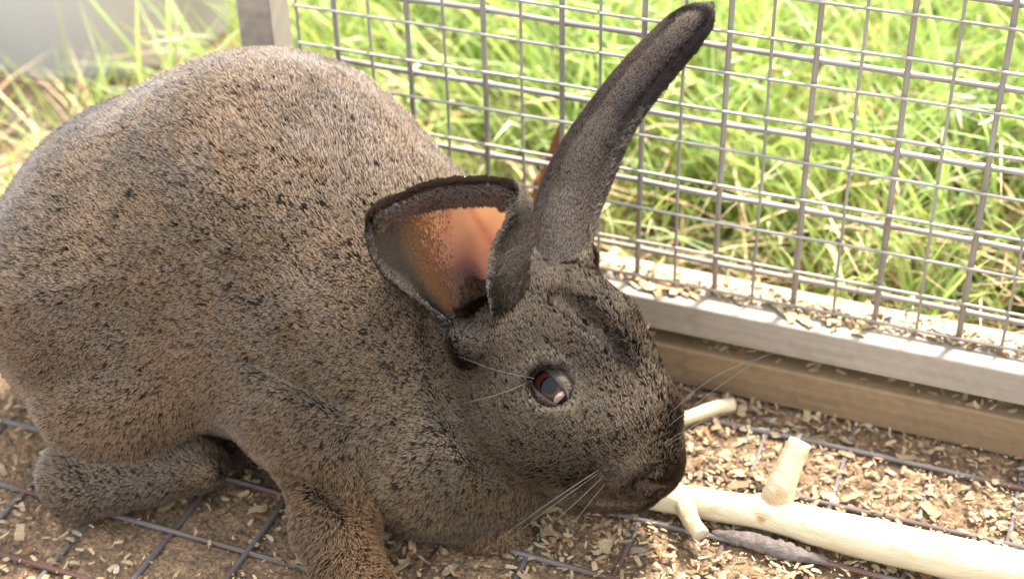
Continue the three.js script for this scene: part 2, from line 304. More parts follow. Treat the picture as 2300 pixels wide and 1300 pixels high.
const FOLD = [[[-41.3, 131.9, -687.7], [-37.4, 108.5, -671.4], 7], [[-37.4, 108.5, -671.4], [-24.6, 83.8, -650.6], 8], [[-24.6, 83.8, -650.6], [-1.6, 57.9, -643.5], 7], [[-138.8, 113.9, -686.1], [-113.0, 107.9, -673.4], 4], [[-113.0, 107.9, -673.4], [-90.7, 98.3, -665.5], 4.5], [[-125.8, 60.4, -657.4], [-104.0, 63.4, -644.9], 4.5], [[-104.0, 63.4, -644.9], [-87.7, 51.3, -636.5], 5.5]].map(([a, b, r]) => ({ a: V(a), ab: V(b).sub(V(a)), l2: V(b).distanceToSquared(V(a)), r }));   // crease between cheek and neck
function boneDist(B, x, y, z) {
  const px = x - B.a.x, py = y - B.a.y, pz = z - B.a.z, t = clamp((px * B.ab.x + py * B.ab.y + pz * B.ab.z) / B.l2, 0, 1);
  const dx = px - B.ab.x * t, dy = py - B.ab.y * t, dz = pz - B.ab.z * t;
  return Math.sqrt(dx * dx + dy * dy + dz * dz) - (B.ra + (B.rb - B.ra) * t);
}
function smin(a, b, k) { const h = Math.max(k - Math.abs(a - b), 0) / k; return Math.min(a, b) - h * h * k * 0.25; }
function field(x, y, z) {
  let d0 = 1e3, d1 = 1e3;
  for (const B of BONES) { const d = boneDist(B, x, y, z); if (d > 70) { if (B.set) d1 = Math.min(d1, d); else d0 = Math.min(d0, d); continue; } if (B.set) d1 = smin(d1, d, B.k); else d0 = smin(d0, d, B.k); }
  if (d1 < 20) for (const c of CUTS) {
    const px = x - c.a.x, py = y - c.a.y, pz = z - c.a.z, t = clamp((px * c.ab.x + py * c.ab.y + pz * c.ab.z) / c.l2, 0, 1);
    d1 = -smin(-d1, Math.hypot(px - c.ab.x * t, py - c.ab.y * t, pz - c.ab.z * t) - c.r, 3);
  }
  let d = smin(d0, d1, 6);
  if (Math.abs(d) < 20) for (const c of FOLD) {
    const px = x - c.a.x, py = y - c.a.y, pz = z - c.a.z, t = clamp((px * c.ab.x + py * c.ab.y + pz * c.ab.z) / c.l2, 0, 1);
    d = -smin(-d, Math.hypot(px - c.ab.x * t, py - c.ab.y * t, pz - c.ab.z * t) - c.r, 5);
  }
  const ex = x - EYE.c.x, ey = y - EYE.c.y, ez = z - EYE.c.z;      // socket
  if (Math.abs(ex) < 30 && Math.abs(ey) < 30 && Math.abs(ez) < 30) { const along = ex * EYE.axis.x + ey * EYE.axis.y + ez * EYE.axis.z, q = along > 0 ? Math.sqrt(Math.max(0, ex * ex + ey * ey + ez * ez - along * along)) : Math.hypot(ex, ey, ez); d = -smin(-d, q - (EYE.r - 0.6), 2); }
  return Math.max(d, 0.6 - y);
}
const grad = (p) => { const e = 0.8; return new THREE.Vector3(field(p.x + e, p.y, p.z) - field(p.x - e, p.y, p.z), field(p.x, p.y + e, p.z) - field(p.x, p.y - e, p.z), field(p.x, p.y, p.z + e) - field(p.x, p.y, p.z - e)).normalize(); };
function lie(p) {                                                // fur direction, length and coat, blended from the nearest bones
  const flow = new THREE.Vector3(), coats = {}; let W = 0, len = 0;
  for (const B of BONES) { const w = Math.exp(-Math.max(0, boneDist(B, p.x, p.y, p.z) + 2) / 5) + 1e-9; if (w < 1e-6) continue; W += w; flow.addScaledVector(B.flow, w); len += w * B.len; coats[B.coat] = (coats[B.coat] ?? 0) + w; }
  if (!W) return null; for (const k in coats) coats[k] /= W; return { flow: flow.normalize(), len: len / W, coats };
}
// surface nets over the field
function surfaceNet(lo, hi, h) {
  const n = [0, 1, 2].map((k) => Math.ceil((hi[k] - lo[k]) / h) + 1), D = new Float32Array(n[0] * n[1] * n[2]), at = (i, j, k) => (k * n[1] + j) * n[0] + i;
  for (let k = 0; k < n[2]; k += 1) for (let j = 0; j < n[1]; j++) for (let i = 0; i < n[0];) {
    const d = field(lo[0] + i * h, lo[1] + j * h, lo[2] + k * h); D[at(i, j, k)] = d; i++;
    let skip = Math.floor((Math.abs(d) - 12) / h); while (skip-- > 0 && i < n[0]) D[at(i++, j, k)] = d;
  }
  const cell = new Int32Array(D.length).fill(-1), pos = [], idx = [];
  const E = [[0, 1], [2, 3], [4, 5], [6, 7], [0, 2], [1, 3], [4, 6], [5, 7], [0, 4], [1, 5], [2, 6], [3, 7]];
  for (let k = 0; k < n[2] - 1; k++) for (let j = 0; j < n[1] - 1; j++) for (let i = 0; i < n[0] - 1; i++) {
    const c = []; let s = 0; for (let b = 0; b < 8; b++) { c[b] = D[at(i + (b & 1), j + ((b >> 1) & 1), k + (b >> 2))]; if (c[b] < 0) s++; }
    if (!s || s === 8) continue;
    let x = 0, y = 0, z = 0, m = 0;
    for (const [a, b] of E) if ((c[a] < 0) !== (c[b] < 0)) { const t = c[a] / (c[a] - c[b]); x += lerp(a & 1, b & 1, t); y += lerp((a >> 1) & 1, (b >> 1) & 1, t); z += lerp(a >> 2, b >> 2, t); m++; }
    cell[at(i, j, k)] = pos.length / 3; pos.push(lo[0] + (i + x / m) * h, lo[1] + (j + y / m) * h, lo[2] + (k + z / m) * h);
  }
  const quad = (a, b, c, d, f) => { if (a < 0 || b < 0 || c < 0 || d < 0) return; f ? idx.push(a, b, c, a, c, d) : idx.push(a, c, b, a, d, c); };
  for (let k = 1; k < n[2] - 1; k++) for (let j = 1; j < n[1] - 1; j++) for (let i = 1; i < n[0] - 1; i++) {
    const s = D[at(i, j, k)] < 0;
    if (s !== (D[at(i + 1, j, k)] < 0)) quad(cell[at(i, j - 1, k - 1)], cell[at(i, j, k - 1)], cell[at(i, j, k)], cell[at(i, j - 1, k)], s);
    if (s !== (D[at(i, j + 1, k)] < 0)) quad(cell[at(i - 1, j, k - 1)], cell[at(i - 1, j, k)], cell[at(i, j, k)], cell[at(i, j, k - 1)], s);
    if (s !== (D[at(i, j, k + 1)] < 0)) quad(cell[at(i - 1, j - 1, k)], cell[at(i, j - 1, k)], cell[at(i, j, k)], cell[at(i - 1, j, k)], s);
  }
  return { pos, idx };
}
const net = surfaceNet([-400, -4, -960], [110, 250, -590], 3.2);

// ears: sheets through a few cross-sections, root to tip
function patch(rows, nu, nv) {                                   // rows of points -> function and grid
  const cr = (p0, p1, p2, p3, t) => [0, 1, 2].map((k) => 0.5 * (2 * p1[k] + (p2[k] - p0[k]) * t + (2 * p0[k] - 5 * p1[k] + 4 * p2[k] - p3[k]) * t * t + (3 * p1[k] - p0[k] - 3 * p2[k] + p3[k]) * t * t * t));
  const ext = (a, b) => a.map((x, k) => 2 * x - b[k]);
  const line = (P, t) => { const m = P.length - 1, s = clamp(t, 0, 1) * m, i = Math.min(m - 1, Math.floor(s)); return cr(P[i - 1] ?? ext(P[0], P[1]), P[i], P[i + 1], P[i + 2] ?? ext(P[m], P[m - 1]), s - i); };
  const f = (u, v) => line(rows.map((r) => line(r, v)), u);
  const pos = [], idx = [];
  for (let i = 0; i <= nu; i++) for (let j = 0; j <= nv; j++) { pos.push(...f(i / nu, j / nv)); if (i < nu && j < nv) { const b = i * (nv + 1) + j; idx.push(b, b + 1, b + nv + 1, b + 1, b + nv + 2, b + nv + 1); } }
  return { f, pos, idx, nu, nv };
}
const nearEar = patch([
  [[-21.7, 123.6, -686.8], [-21.5, 116.3, -693.8], [-14.1, 111.5, -710.1], [-5.9, 119.7, -703.6], [-10.1, 129.2, -690.7]],
  [[-34.8, 142.3, -680.3], [-32.4, 137.9, -691.9], [-16.0, 130.2, -715.7], [2.7, 135.7, -704.9], [-10.6, 145.6, -685.0]],
  [[-48.4, 160.1, -674.4], [-44.0, 156.7, -691.6], [-19.4, 151.2, -721.8], [7.0, 154.8, -710.9], [-11.9, 164.2, -683.4]],
  [[-61.8, 177.0, -671.5], [-54.0, 176.5, -691.9], [-21.9, 170.5, -726.7], [8.0, 175.2, -716.6], [-8.1, 183.0, -690.3]],
  [[-70.0, 192.0, -674.7], [-60.0, 191.8, -692.8], [-27.3, 186.0, -727.8], [5.5, 190.6, -720.0], [-1.3, 194.3, -697.0]],
  [[-70.5, 201.2, -679.9], [-63.4, 203.7, -693.8], [-37.4, 197.5, -727.3], [-3.7, 200.6, -722.1], [1.2, 201.0, -705.3]],
  [[-68.6, 203.9, -680.5], [-61.1, 208.6, -685.0], [-38.7, 207.8, -704.0], [-8.9, 207.3, -706.0], [0.8, 201.9, -704.7]],
  [[-67.1, 202.4, -680.7], [-59.7, 205.0, -683.8], [-37.8, 201.6, -699.7], [-13.0, 201.5, -702.0], [-2.1, 198.2, -704.6]],
], 84, 72);
const farEar = patch([
  [[28.3, 127.1, -716.0],[27.7, 127.9, -715.0],[26.2, 128.8, -714.3],[24.4, 129.5, -713.7],[22.0, 130.0, -713.7],[19.7, 130.1, -714.3],[18.0, 129.9, -715.2],[16.3, 129.6, -716.1],[15.8, 128.9, -717.2],[16.3, 128.0, -718.3],[17.7, 127.2, -719.1],[19.7, 126.4, -719.6],[22.2, 125.9, -719.5],[24.6, 125.7, -719.1],[26.6, 125.9, -718.2],[27.9, 126.4, -717.2],[28.3, 127.1, -716.0]],
  [[34.6, 134.0, -725.7],[33.6, 135.4, -723.9],[31.1, 136.7, -722.7],[28.0, 137.9, -721.8],[24.0, 138.6, -721.7],[20.3, 138.7, -722.7],[17.5, 138.2, -724.1],[14.6, 137.7, -725.6],[13.8, 136.6, -727.5],[14.6, 135.2, -729.3],[16.9, 133.8, -730.7],[20.3, 132.7, -731.4],[24.4, 131.9, -731.5],[28.4, 131.7, -730.8],[31.7, 132.0, -729.4],[33.9, 132.8, -727.6],[34.6, 134.0, -725.7]],
  [[40.9, 142.0, -738.6],[39.5, 143.9, -736.1],[35.9, 145.6, -734.3],[31.5, 147.2, -732.9],[26.0, 148.2, -732.8],[20.8, 148.2, -734.1],[16.9, 147.5, -736.1],[12.7, 146.8, -738.1],[11.5, 145.2, -740.8],[12.7, 143.4, -743.4],[15.9, 141.5, -745.4],[20.8, 140.0, -746.5],[26.5, 139.0, -746.6],[32.1, 138.8, -745.7],[36.9, 139.2, -743.8],[39.9, 140.4, -741.3],[40.9, 142.0, -738.6]],
  [[44.1, 149.4, -748.6],[42.6, 151.6, -745.9],[38.6, 153.8, -744.1],[33.9, 155.9, -742.9],[27.9, 157.5, -743.1],[22.3, 158.0, -744.9],[18.3, 157.6, -747.4],[13.6, 157.4, -749.9],[12.3, 155.8, -753.0],[13.5, 153.7, -755.8],[17.1, 151.4, -757.9],[22.3, 149.2, -758.8],[28.5, 147.6, -758.5],[34.6, 146.8, -757.1],[39.7, 146.8, -754.7],[43.1, 147.7, -751.7],[44.1, 149.4, -748.6]],
  [[50.3, 162.1, -762.3],[48.7, 164.4, -759.6],[44.8, 167.1, -758.2],[40.3, 169.8, -757.2],[34.5, 172.2, -757.9],[29.1, 173.3, -760.3],[25.3, 173.4, -763.2],[20.7, 173.8, -766.2],[19.4, 172.5, -769.5],[20.6, 170.2, -772.3],[24.1, 167.5, -774.1],[29.2, 164.8, -774.7],[35.2, 162.4, -773.9],[41.2, 160.8, -771.9],[46.1, 160.1, -769.0],[49.3, 160.6, -765.6],[50.3, 162.1, -762.3]],
  [[59.2, 178.6, -775.0],[57.5, 180.9, -772.7],[53.6, 183.7, -772.1],[50.3, 186.4, -770.9],[45.3, 189.1, -771.8],[40.6, 190.6, -774.4],[37.4, 191.1, -777.4],[33.3, 192.0, -780.4],[32.2, 191.0, -783.6],[33.4, 188.9, -786.2],[36.4, 186.1, -787.7],[40.9, 183.1, -787.9],[46.2, 180.4, -786.8],[51.3, 178.3, -784.6],[55.6, 177.3, -781.6],[58.4, 177.3, -778.2],[59.2, 178.6, -775.0]],
  [[69.7, 196.3, -786.1],[68.2, 198.4, -784.3],[64.6, 201.1, -784.5],[62.5, 203.5, -783.0],[58.5, 206.2, -784.0],[54.8, 207.8, -786.5],[52.3, 208.4, -789.2],[49.0, 209.6, -792.0],[48.2, 208.9, -794.9],[49.1, 207.0, -797.0],[51.6, 204.5, -798.2],[55.2, 201.7, -798.2],[59.4, 199.0, -797.0],[63.6, 196.9, -794.9],[67.0, 195.6, -792.0],[69.1, 195.4, -789.0],[69.7, 196.3, -786.1]],
  [[83.1, 212.3, -794.8],[81.6, 214.4, -793.3],[78.1, 217.3, -794.1],[76.7, 219.4, -792.2],[73.2, 222.2, -793.2],[70.0, 224.0, -795.8],[68.0, 224.7, -798.5],[65.0, 226.2, -801.3],[64.4, 225.7, -804.1],[65.3, 223.9, -806.2],[67.5, 221.4, -807.2],[70.7, 218.5, -807.0],[74.3, 215.7, -805.7],[77.9, 213.4, -803.4],[80.8, 211.9, -800.6],[82.7, 211.5, -797.5],[83.1, 212.3, -794.8]],
  [[98.1, 227.2, -802.7],[96.5, 229.2, -801.4],[93.3, 232.1, -802.5],[92.2, 234.0, -800.5],[89.0, 236.7, -801.5],[86.3, 238.6, -804.0],[84.5, 239.3, -806.6],[81.8, 240.9, -809.3],[81.3, 240.5, -812.0],[82.2, 238.9, -813.9],[84.2, 236.5, -814.8],[87.1, 233.7, -814.6],[90.3, 230.9, -813.3],[93.5, 228.5, -811.0],[96.1, 227.0, -808.3],[97.7, 226.5, -805.3],[98.1, 227.2, -802.7]],
  [[107.9, 238.1, -807.9],[106.6, 240.0, -806.8],[103.8, 242.6, -807.8],[102.9, 244.2, -806.1],[100.3, 246.7, -807.0],[98.0, 248.4, -809.3],[96.7, 249.0, -811.6],[94.4, 250.7, -814.1],[94.0, 250.3, -816.4],[94.8, 248.9, -818.1],[96.5, 246.8, -818.9],[98.9, 244.3, -818.6],[101.6, 241.7, -817.4],[104.2, 239.6, -815.3],[106.3, 238.1, -812.8],[107.6, 237.6, -810.2],[107.9, 238.1, -807.9]],
  [[113.8, 246.4, -812.5],[113.0, 247.6, -811.7],[111.2, 249.4, -812.5],[110.6, 250.5, -811.3],[109.0, 252.2, -812.0],[107.6, 253.3, -813.5],[106.8, 253.8, -815.1],[105.3, 254.9, -816.7],[105.1, 254.7, -818.3],[105.6, 253.8, -819.4],[106.7, 252.4, -819.8],[108.2, 250.7, -819.7],[109.9, 249.0, -818.8],[111.5, 247.5, -817.4],[112.9, 246.5, -815.8],[113.7, 246.1, -814.0],[113.8, 246.4, -812.5]],
  [[114.0, 251.6, -816.1],[113.7, 252.0, -815.8],[113.1, 252.6, -816.1],[112.9, 252.9, -815.7],[112.3, 253.5, -815.9],[111.8, 253.8, -816.4],[111.6, 254.0, -816.9],[111.0, 254.3, -817.4],[111.0, 254.3, -818.0],[111.1, 254.0, -818.3],[111.5, 253.5, -818.5],[112.0, 253.0, -818.4],[112.6, 252.4, -818.2],[113.2, 251.9, -817.7],[113.7, 251.6, -817.2],[114.0, 251.5, -816.6],[114.0, 251.6, -816.1]]], 96, 72);

// the deep middle of the turned-out ear has its outside away from the rims
const nearOut = (() => { const h = 0.01, f = nearEar.f, p = V(f(0.55, 0.5)), n = V(f(0.56, 0.5)).sub(V(f(0.54, 0.5))).cross(V(f(0.55, 0.51)).sub(V(f(0.55, 0.49)))); const rims = V(f(0.55, 0)).add(V(f(0.55, 1))).multiplyScalar(0.5); return n.dot(p.sub(rims)) > 0 ? 1 : -1; })();

// body skin: the net and both ears as one mesh
const toLocal = (pos) => { const o = new Float32Array(pos.length); for (let i = 0; i < pos.length; i += 3) { o[i] = (pos[i] - RB.x) * mm; o[i + 1] = (pos[i + 1] - RB.y) * mm; o[i + 2] = (pos[i + 2] - RB.z) * mm; } return o; };
const COLLAR = V([-30.2, 129.8, -681.3]);                            // pale hair under the turned-out ear
const NV = net.pos.length / 3, netNor = new Float32Array(NV * 3), netInfo = [];
const COAT = { back: [0.203, 0.138, 0.083], flank: [0.177, 0.124, 0.076], chest: [0.179, 0.127, 0.073], leg: [0.188, 0.109, 0.051], cheek: [0.104, 0.074, 0.043], face: [0.080, 0.055, 0.034], muzzle: [0.156, 0.108, 0.068], nose: [0.393, 0.274, 0.179], chin: [0.203, 0.143, 0.092], ridge: [0.140, 0.100, 0.064], eyering: [0.148, 0.121, 0.088] };
const DARK = { back: 0.25, flank: 0.19, chest: 0.20, leg: 0.09, cheek: 0.29, face: 0.37, muzzle: 0.25, nose: 0.10, chin: 0.07, ridge: 0.29, eyering: 0.03 };
for (let i = 0; i < NV; i++) {
  const p = new THREE.Vector3(net.pos[i * 3], net.pos[i * 3 + 1], net.pos[i * 3 + 2]), n = grad(p); netNor.set([n.x, n.y, n.z], i * 3);
  const L = lie(p) ?? { flow: V(BACK), len: 8, coats: { back: 1 } }, c = [0, 0, 0]; let dark = 0;
  for (const k in L.coats) { for (let j = 0; j < 3; j++) c[j] += COAT[k][j] * L.coats[k]; dark += DARK[k] * L.coats[k]; }
  const e = p.clone().sub(EYE.c); let near = 0;
  if (e.length() < 34 && e.dot(EYE.axis) > -6) near = sstep(27, 15, e.length());
  for (let j = 0; j < 3; j++) c[j] = lerp(c[j], COAT.eyering[j], near * 0.85);
  const collar = sstep(17, 5, p.distanceTo(COLLAR)); for (let j = 0; j < 3; j++) c[j] = lerp(c[j], COAT.eyering[j] * 1.15, collar * 0.8); dark *= 1 - 0.7 * collar;
  netInfo.push({ flow: L.flow, len: lerp(L.len, 1.9, near), c, dark: dark * (1 - near * 0.8) });
}
{ // winding to match the outward normals
  const [a, b, c] = net.idx, q = (i) => new THREE.Vector3().fromArray(net.pos, i * 3), f = q(b).sub(q(a)).cross(q(c).sub(q(a)));
  if (f.dot(new THREE.Vector3().fromArray(netNor, a * 3)) < 0) for (let i = 0; i < net.idx.length; i += 3) [net.idx[i + 1], net.idx[i + 2]] = [net.idx[i + 2], net.idx[i + 1]];
}
const skinMat = new THREE.MeshStandardMaterial({ vertexColors: true, roughness: 0.9 });
const earSkin = new THREE.MeshPhysicalMaterial({ vertexColors: true, roughness: 0.95, transmission: 0.72, thickness: 0, side: THREE.DoubleSide });
{
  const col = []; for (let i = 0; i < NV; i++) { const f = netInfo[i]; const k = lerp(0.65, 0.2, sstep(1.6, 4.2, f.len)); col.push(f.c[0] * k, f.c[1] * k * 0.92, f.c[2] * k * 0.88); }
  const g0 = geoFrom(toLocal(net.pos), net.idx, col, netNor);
  const c1 = []; for (let i = 0; i <= nearEar.nu; i++) for (let j = 0; j <= nearEar.nv; j++) {
    const u = i / nearEar.nu, v = j / nearEar.nv, bare = sstep(0.06, 0.38, v) * sstep(0.95, 0.80, v) * sstep(0.84, 0.70, u), deep = sstep(0.62, 0.25, u);
    const vein = Math.max(0, 1 - Math.abs(v - 0.58 - 0.05 * Math.sin(u * 9)) * 38) + Math.max(0, 1 - Math.abs(v - 0.40 - (u - 0.4) * 0.35) * 46) * sstep(0.35, 0.5, u) + Math.max(0, 1 - Math.abs(v - 0.72 + (u - 0.5) * 0.3) * 50) * 0.7;
    const mot = 0.9 + 0.35 * fbm(u * 7, v * 7, 2, 3), a = [lerp(0.80, 0.62, deep) * mot, lerp(0.52, 0.30, deep) * mot, lerp(0.30, 0.22, deep) * mot].map((x, k) => x * (1 - 0.6 * vein * [0.3, 0.7, 0.6][k]));
    const b = [0.060, 0.040, 0.028]; c1.push(...a.map((x, k) => lerp(b[k], x, bare)));
  }
  // outside face, set off by the thickness of the ear and meeting the inside in a rounded rim
  const sheet = geoFrom(new Float32Array(nearEar.pos), nearEar.idx).attributes.normal, M = nearEar.pos.length / 3, back = [], cb = [], bi = [];
  for (let k = 0; k < M; k++) {
    const u = Math.floor(k / (nearEar.nv + 1)) / nearEar.nu, v = (k % (nearEar.nv + 1)) / nearEar.nv, e = Math.min(v, 1 - v, 1 - u) * 12, th = 2.6 * Math.sqrt(clamp(1 - (1 - Math.min(1, e)) ** 2, 0, 1)) * -nearOut;
    back.push(nearEar.pos[k * 3] + sheet.getX(k) * th, nearEar.pos[k * 3 + 1] + sheet.getY(k) * th, nearEar.pos[k * 3 + 2] + sheet.getZ(k) * th);
    const bare = sstep(0.14, 0.34, v) * sstep(0.9, 0.82, v) * sstep(0.86, 0.76, u); cb.push(lerp(0.06, 0.95, bare), lerp(0.04, 0.74, bare), lerp(0.03, 0.55, bare));
  }
  for (let k = 0; k < nearEar.idx.length; k += 3) bi.push(nearEar.idx[k] + M, nearEar.idx[k + 2] + M, nearEar.idx[k + 1] + M);
  const g1 = geoFrom(toLocal([...nearEar.pos, ...back]), [...nearEar.idx, ...bi], [...c1, ...cb]);
  const c2 = []; for (let i = 0; i < farEar.pos.length / 3; i++) c2.push(0.075, 0.05, 0.042);
  const g2 = geoFrom(toLocal(farEar.pos), farEar.idx, c2);
  const g = mergeGeometries([g0, g1, g2], true); g.groups[1].materialIndex = 1; g.groups[2].materialIndex = 0; g.groups[0].materialIndex = 0;
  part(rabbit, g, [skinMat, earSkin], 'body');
}

// fur: small tufts of tapered hairs, dark at the root, banded towards the tip
const furMat = new THREE.MeshPhysicalMaterial({ vertexColors: true, roughness: 0.62, transmission: 0.5, thickness: 0, side: THREE.DoubleSide, specularIntensity: 0.28 });
function tuft(seed, darkShare, short = false, blades = 9) {                    // unit hair length; grows along y, leans towards z
  const r = rng(seed), pos = [], idx = [], col = [], nor = [];
  for (let b = 0; b < blades; b++) {
    const a = r() * 6.283, d = Math.sqrt(r()) * 0.34, x0 = Math.cos(a) * d, z0 = Math.sin(a) * d, L = 0.75 + 0.45 * r(), w = 0.062 + 0.05 * r(), lean = 0.62 + 0.35 * (r() - 0.5), side = (r() - 0.5) * 0.55, turn = (r() - 0.5) * 1.3;
    const dark = r() < darkShare, tone = dark ? 0.4 + 0.4 * r() : 0.85 + 0.6 * r(), cx = Math.cos(turn), cz = Math.sin(turn), o = pos.length / 3, S = 3;
    const nx = side * 0.6 + (r() - 0.5) * 0.5, nl = Math.hypot(nx, 1, 0.25);
    for (let i = 0; i <= S; i++) {
      const t = i / S, y = L * (t - 0.42 * t * t * lean), z = z0 + L * lean * Math.pow(t, 1.35), x = x0 + L * side * t, hw = w * (i === S ? 0.12 : 1 - 0.45 * t);
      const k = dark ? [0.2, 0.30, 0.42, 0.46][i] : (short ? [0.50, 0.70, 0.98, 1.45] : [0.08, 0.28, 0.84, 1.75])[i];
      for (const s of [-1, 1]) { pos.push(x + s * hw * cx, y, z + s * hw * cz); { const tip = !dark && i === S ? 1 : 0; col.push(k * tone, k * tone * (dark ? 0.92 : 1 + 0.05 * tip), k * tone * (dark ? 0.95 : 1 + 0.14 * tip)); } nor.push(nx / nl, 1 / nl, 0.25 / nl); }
      if (i < S) { const c = o + i * 2; idx.push(c, c + 2, c + 1, c + 1, c + 2, c + 3); }
    }
  }
  return geoFrom(pos, idx, col, nor);
}
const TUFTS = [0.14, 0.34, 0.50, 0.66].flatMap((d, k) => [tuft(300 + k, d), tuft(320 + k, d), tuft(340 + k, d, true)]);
const coatList = TUFTS.map(() => []);
const X = new THREE.Vector3(), Z = new THREE.Vector3(), MT = new THREE.Matrix4();
function plant(r, p, n, flow, len, c, dark, lift = 1, short = len < 3.3) {
  Z.copy(flow).addScaledVector(n, -flow.dot(n)); if (Z.lengthSq() < 1e-4) Z.set(0, -1, 0).addScaledVector(n, n.y); Z.normalize();
  X.set(r() - 0.5, r() - 0.5, r() - 0.5).multiplyScalar(0.5); if (len > 3.5) { X.x += 0.9 * fbm(p.x * 0.045, p.y * 0.045, p.z * 0.045, 2); X.y += 0.9 * fbm(p.x * 0.045 + 9, p.y * 0.045, p.z * 0.045, 2); len *= 1 + 0.5 * fbm(p.x * 0.06, p.y * 0.06 + 4, p.z * 0.06, 2); } Z.add(X).addScaledVector(n, -Z.dot(n)).normalize(); X.crossVectors(n, Z);
  const s = len * mm * (0.85 + 0.3 * r()), y = s * lift;
  MT.set(X.x * s, n.x * y, Z.x * s, (p.x - RB.x) * mm, X.y * s, n.y * y, Z.y * s, (p.y - RB.y) * mm, X.z * s, n.z * y, Z.z * s, (p.z - RB.z) * mm, 0, 0, 0, 1);
  const fleck = fbm(p.x * 0.25, p.y * 0.25, p.z * 0.25, 2) * 0.4 + 0.5 * fbm(p.x * 0.03, p.y * 0.03, p.z * 0.03, 2) + (r() - 0.5) * 0.35, d = clamp(dark + fleck * 0.6, 0, 0.74);
  const k = Math.min(3, Math.floor(d * 4)), tone = (0.82 + 0.36 * r()) * (1 + 0.45 * fbm(p.x * 0.018 + 3, p.y * 0.018, p.z * 0.018, 2)), ash = clamp(0.22 + 0.7 * fbm(p.x * 0.016, p.y * 0.016 + 8, p.z * 0.016, 2), 0, 0.6) * sstep(4.2, 4.6, len), g0 = (c[0] + c[1] + c[2]) / 3; c = c.map((x) => lerp(x, g0, ash * 0.7));
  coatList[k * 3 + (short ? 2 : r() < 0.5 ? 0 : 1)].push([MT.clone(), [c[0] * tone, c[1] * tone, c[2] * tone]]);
}
function pick(r, cum) { const x = r() * cum[cum.length - 1]; let a = 0, b = cum.length - 1; while (a < b) { const m = (a + b) >> 1; if (cum[m] < x) a = m + 1; else b = m; } return a; }
{ // over the body
  const r = rng(77), T = net.idx.length / 3, cum = new Float64Array(T); let sum = 0; const q = (i) => new THREE.Vector3().fromArray(net.pos, i * 3);
  for (let t = 0; t < T; t++) {
    const [a, b, c] = [net.idx[t * 3], net.idx[t * 3 + 1], net.idx[t * 3 + 2]], area = q(b).sub(q(a)).cross(q(c).sub(q(a))).length() / 2, L = (netInfo[a].len + netInfo[b].len + netInfo[c].len) / 3;
    sum += net.pos[a * 3 + 1] < 1.2 ? 0 : area / (L * L); cum[t] = sum;
  }
  const N = Math.round(sum * 9), p = new THREE.Vector3(), n = new THREE.Vector3(), f = new THREE.Vector3(); console.log('body tufts', N, 'verts', NV);
  for (let i = 0; i < N; i++) {
    const t = pick(r, cum); let w1 = r(), w2 = r(); if (w1 + w2 > 1) { w1 = 1 - w1; w2 = 1 - w2; } const W = [1 - w1 - w2, w1, w2];
    p.set(0, 0, 0); n.set(0, 0, 0); f.set(0, 0, 0); let len = 0, dark = 0; const c = [0, 0, 0];
    for (let k = 0; k < 3; k++) { const v = net.idx[t * 3 + k], I = netInfo[v]; p.x += W[k] * net.pos[v * 3]; p.y += W[k] * net.pos[v * 3 + 1]; p.z += W[k] * net.pos[v * 3 + 2]; n.x += W[k] * netNor[v * 3]; n.y += W[k] * netNor[v * 3 + 1]; n.z += W[k] * netNor[v * 3 + 2]; f.addScaledVector(I.flow, W[k]); len += W[k] * I.len; dark += W[k] * I.dark; for (let j = 0; j < 3; j++) c[j] += W[k] * I.c[j]; }
    n.normalize();
    const e = p.clone().sub(EYE.c); if (e.length() < EYE.r + 3 && e.dot(EYE.axis) > 0 && e.dot(EYE.axis) > 3 && eyeOpen(e) < 2.2) continue;
    let slit = 9; for (let q = 0; q < 6; q++) { const k = CUTS[q], d = p.clone().sub(k.a), t = clamp(d.dot(k.ab) / k.l2, 0, 1); slit = Math.min(slit, d.addScaledVector(k.ab, -t).length() - k.r); }
    if (slit < 0.7) continue;
    if (slit < 4) for (let q = 0; q < 3; q++) c[q] *= 1 + 0.5 * (1 - slit / 4) * [1.15, 0.95, 0.9][q];
    plant(r, p, n, f, len, c, dark);
  }
}
function eyeOpen(e) {                                            // 1 on the rim of the almond-shaped opening
  const s = e.dot(EYE.side) / EYE.r, u = e.dot(EYE.up) / EYE.r, x = s / 0.84, y = u / (u > 0 ? 0.34 : 0.42) * (1 + 0.25 * s);
  return Math.hypot(Math.pow(Math.abs(x), 1.2), Math.pow(Math.abs(y), 1.1));
}
function onEar(E, count, each, seed) {
  const r = rng(seed), T = E.idx.length / 3, cum = new Float64Array(T); let sum = 0; const q = (i) => new THREE.Vector3().fromArray(E.pos, i * 3);
  for (let t = 0; t < T; t++) { const [a, b, c] = [E.idx[t * 3], E.idx[t * 3 + 1], E.idx[t * 3 + 2]]; sum += q(b).sub(q(a)).cross(q(c).sub(q(a))).length() / 2; cum[t] = sum; }
  for (let i = 0; i < count; i++) {
    const t = pick(r, cum), a = E.idx[t * 3]; const ii = Math.floor(a / (E.nv + 1)), jj = a % (E.nv + 1), u = clamp((ii + r()) / E.nu, 0, 1), v = clamp((jj + r()) / E.nv, 0, 1), h = 0.006;
    const p = V(E.f(u, v)), du = V(E.f(Math.min(1, u + h), v)).sub(V(E.f(Math.max(0, u - h), v))), dv = V(E.f(u, Math.min(1, v + h))).sub(V(E.f(u, Math.max(0, v - h)))), n = new THREE.Vector3().crossVectors(du, dv).normalize();
    each(r, u, v, p, n, du.normalize(), dv.normalize());
  }
}
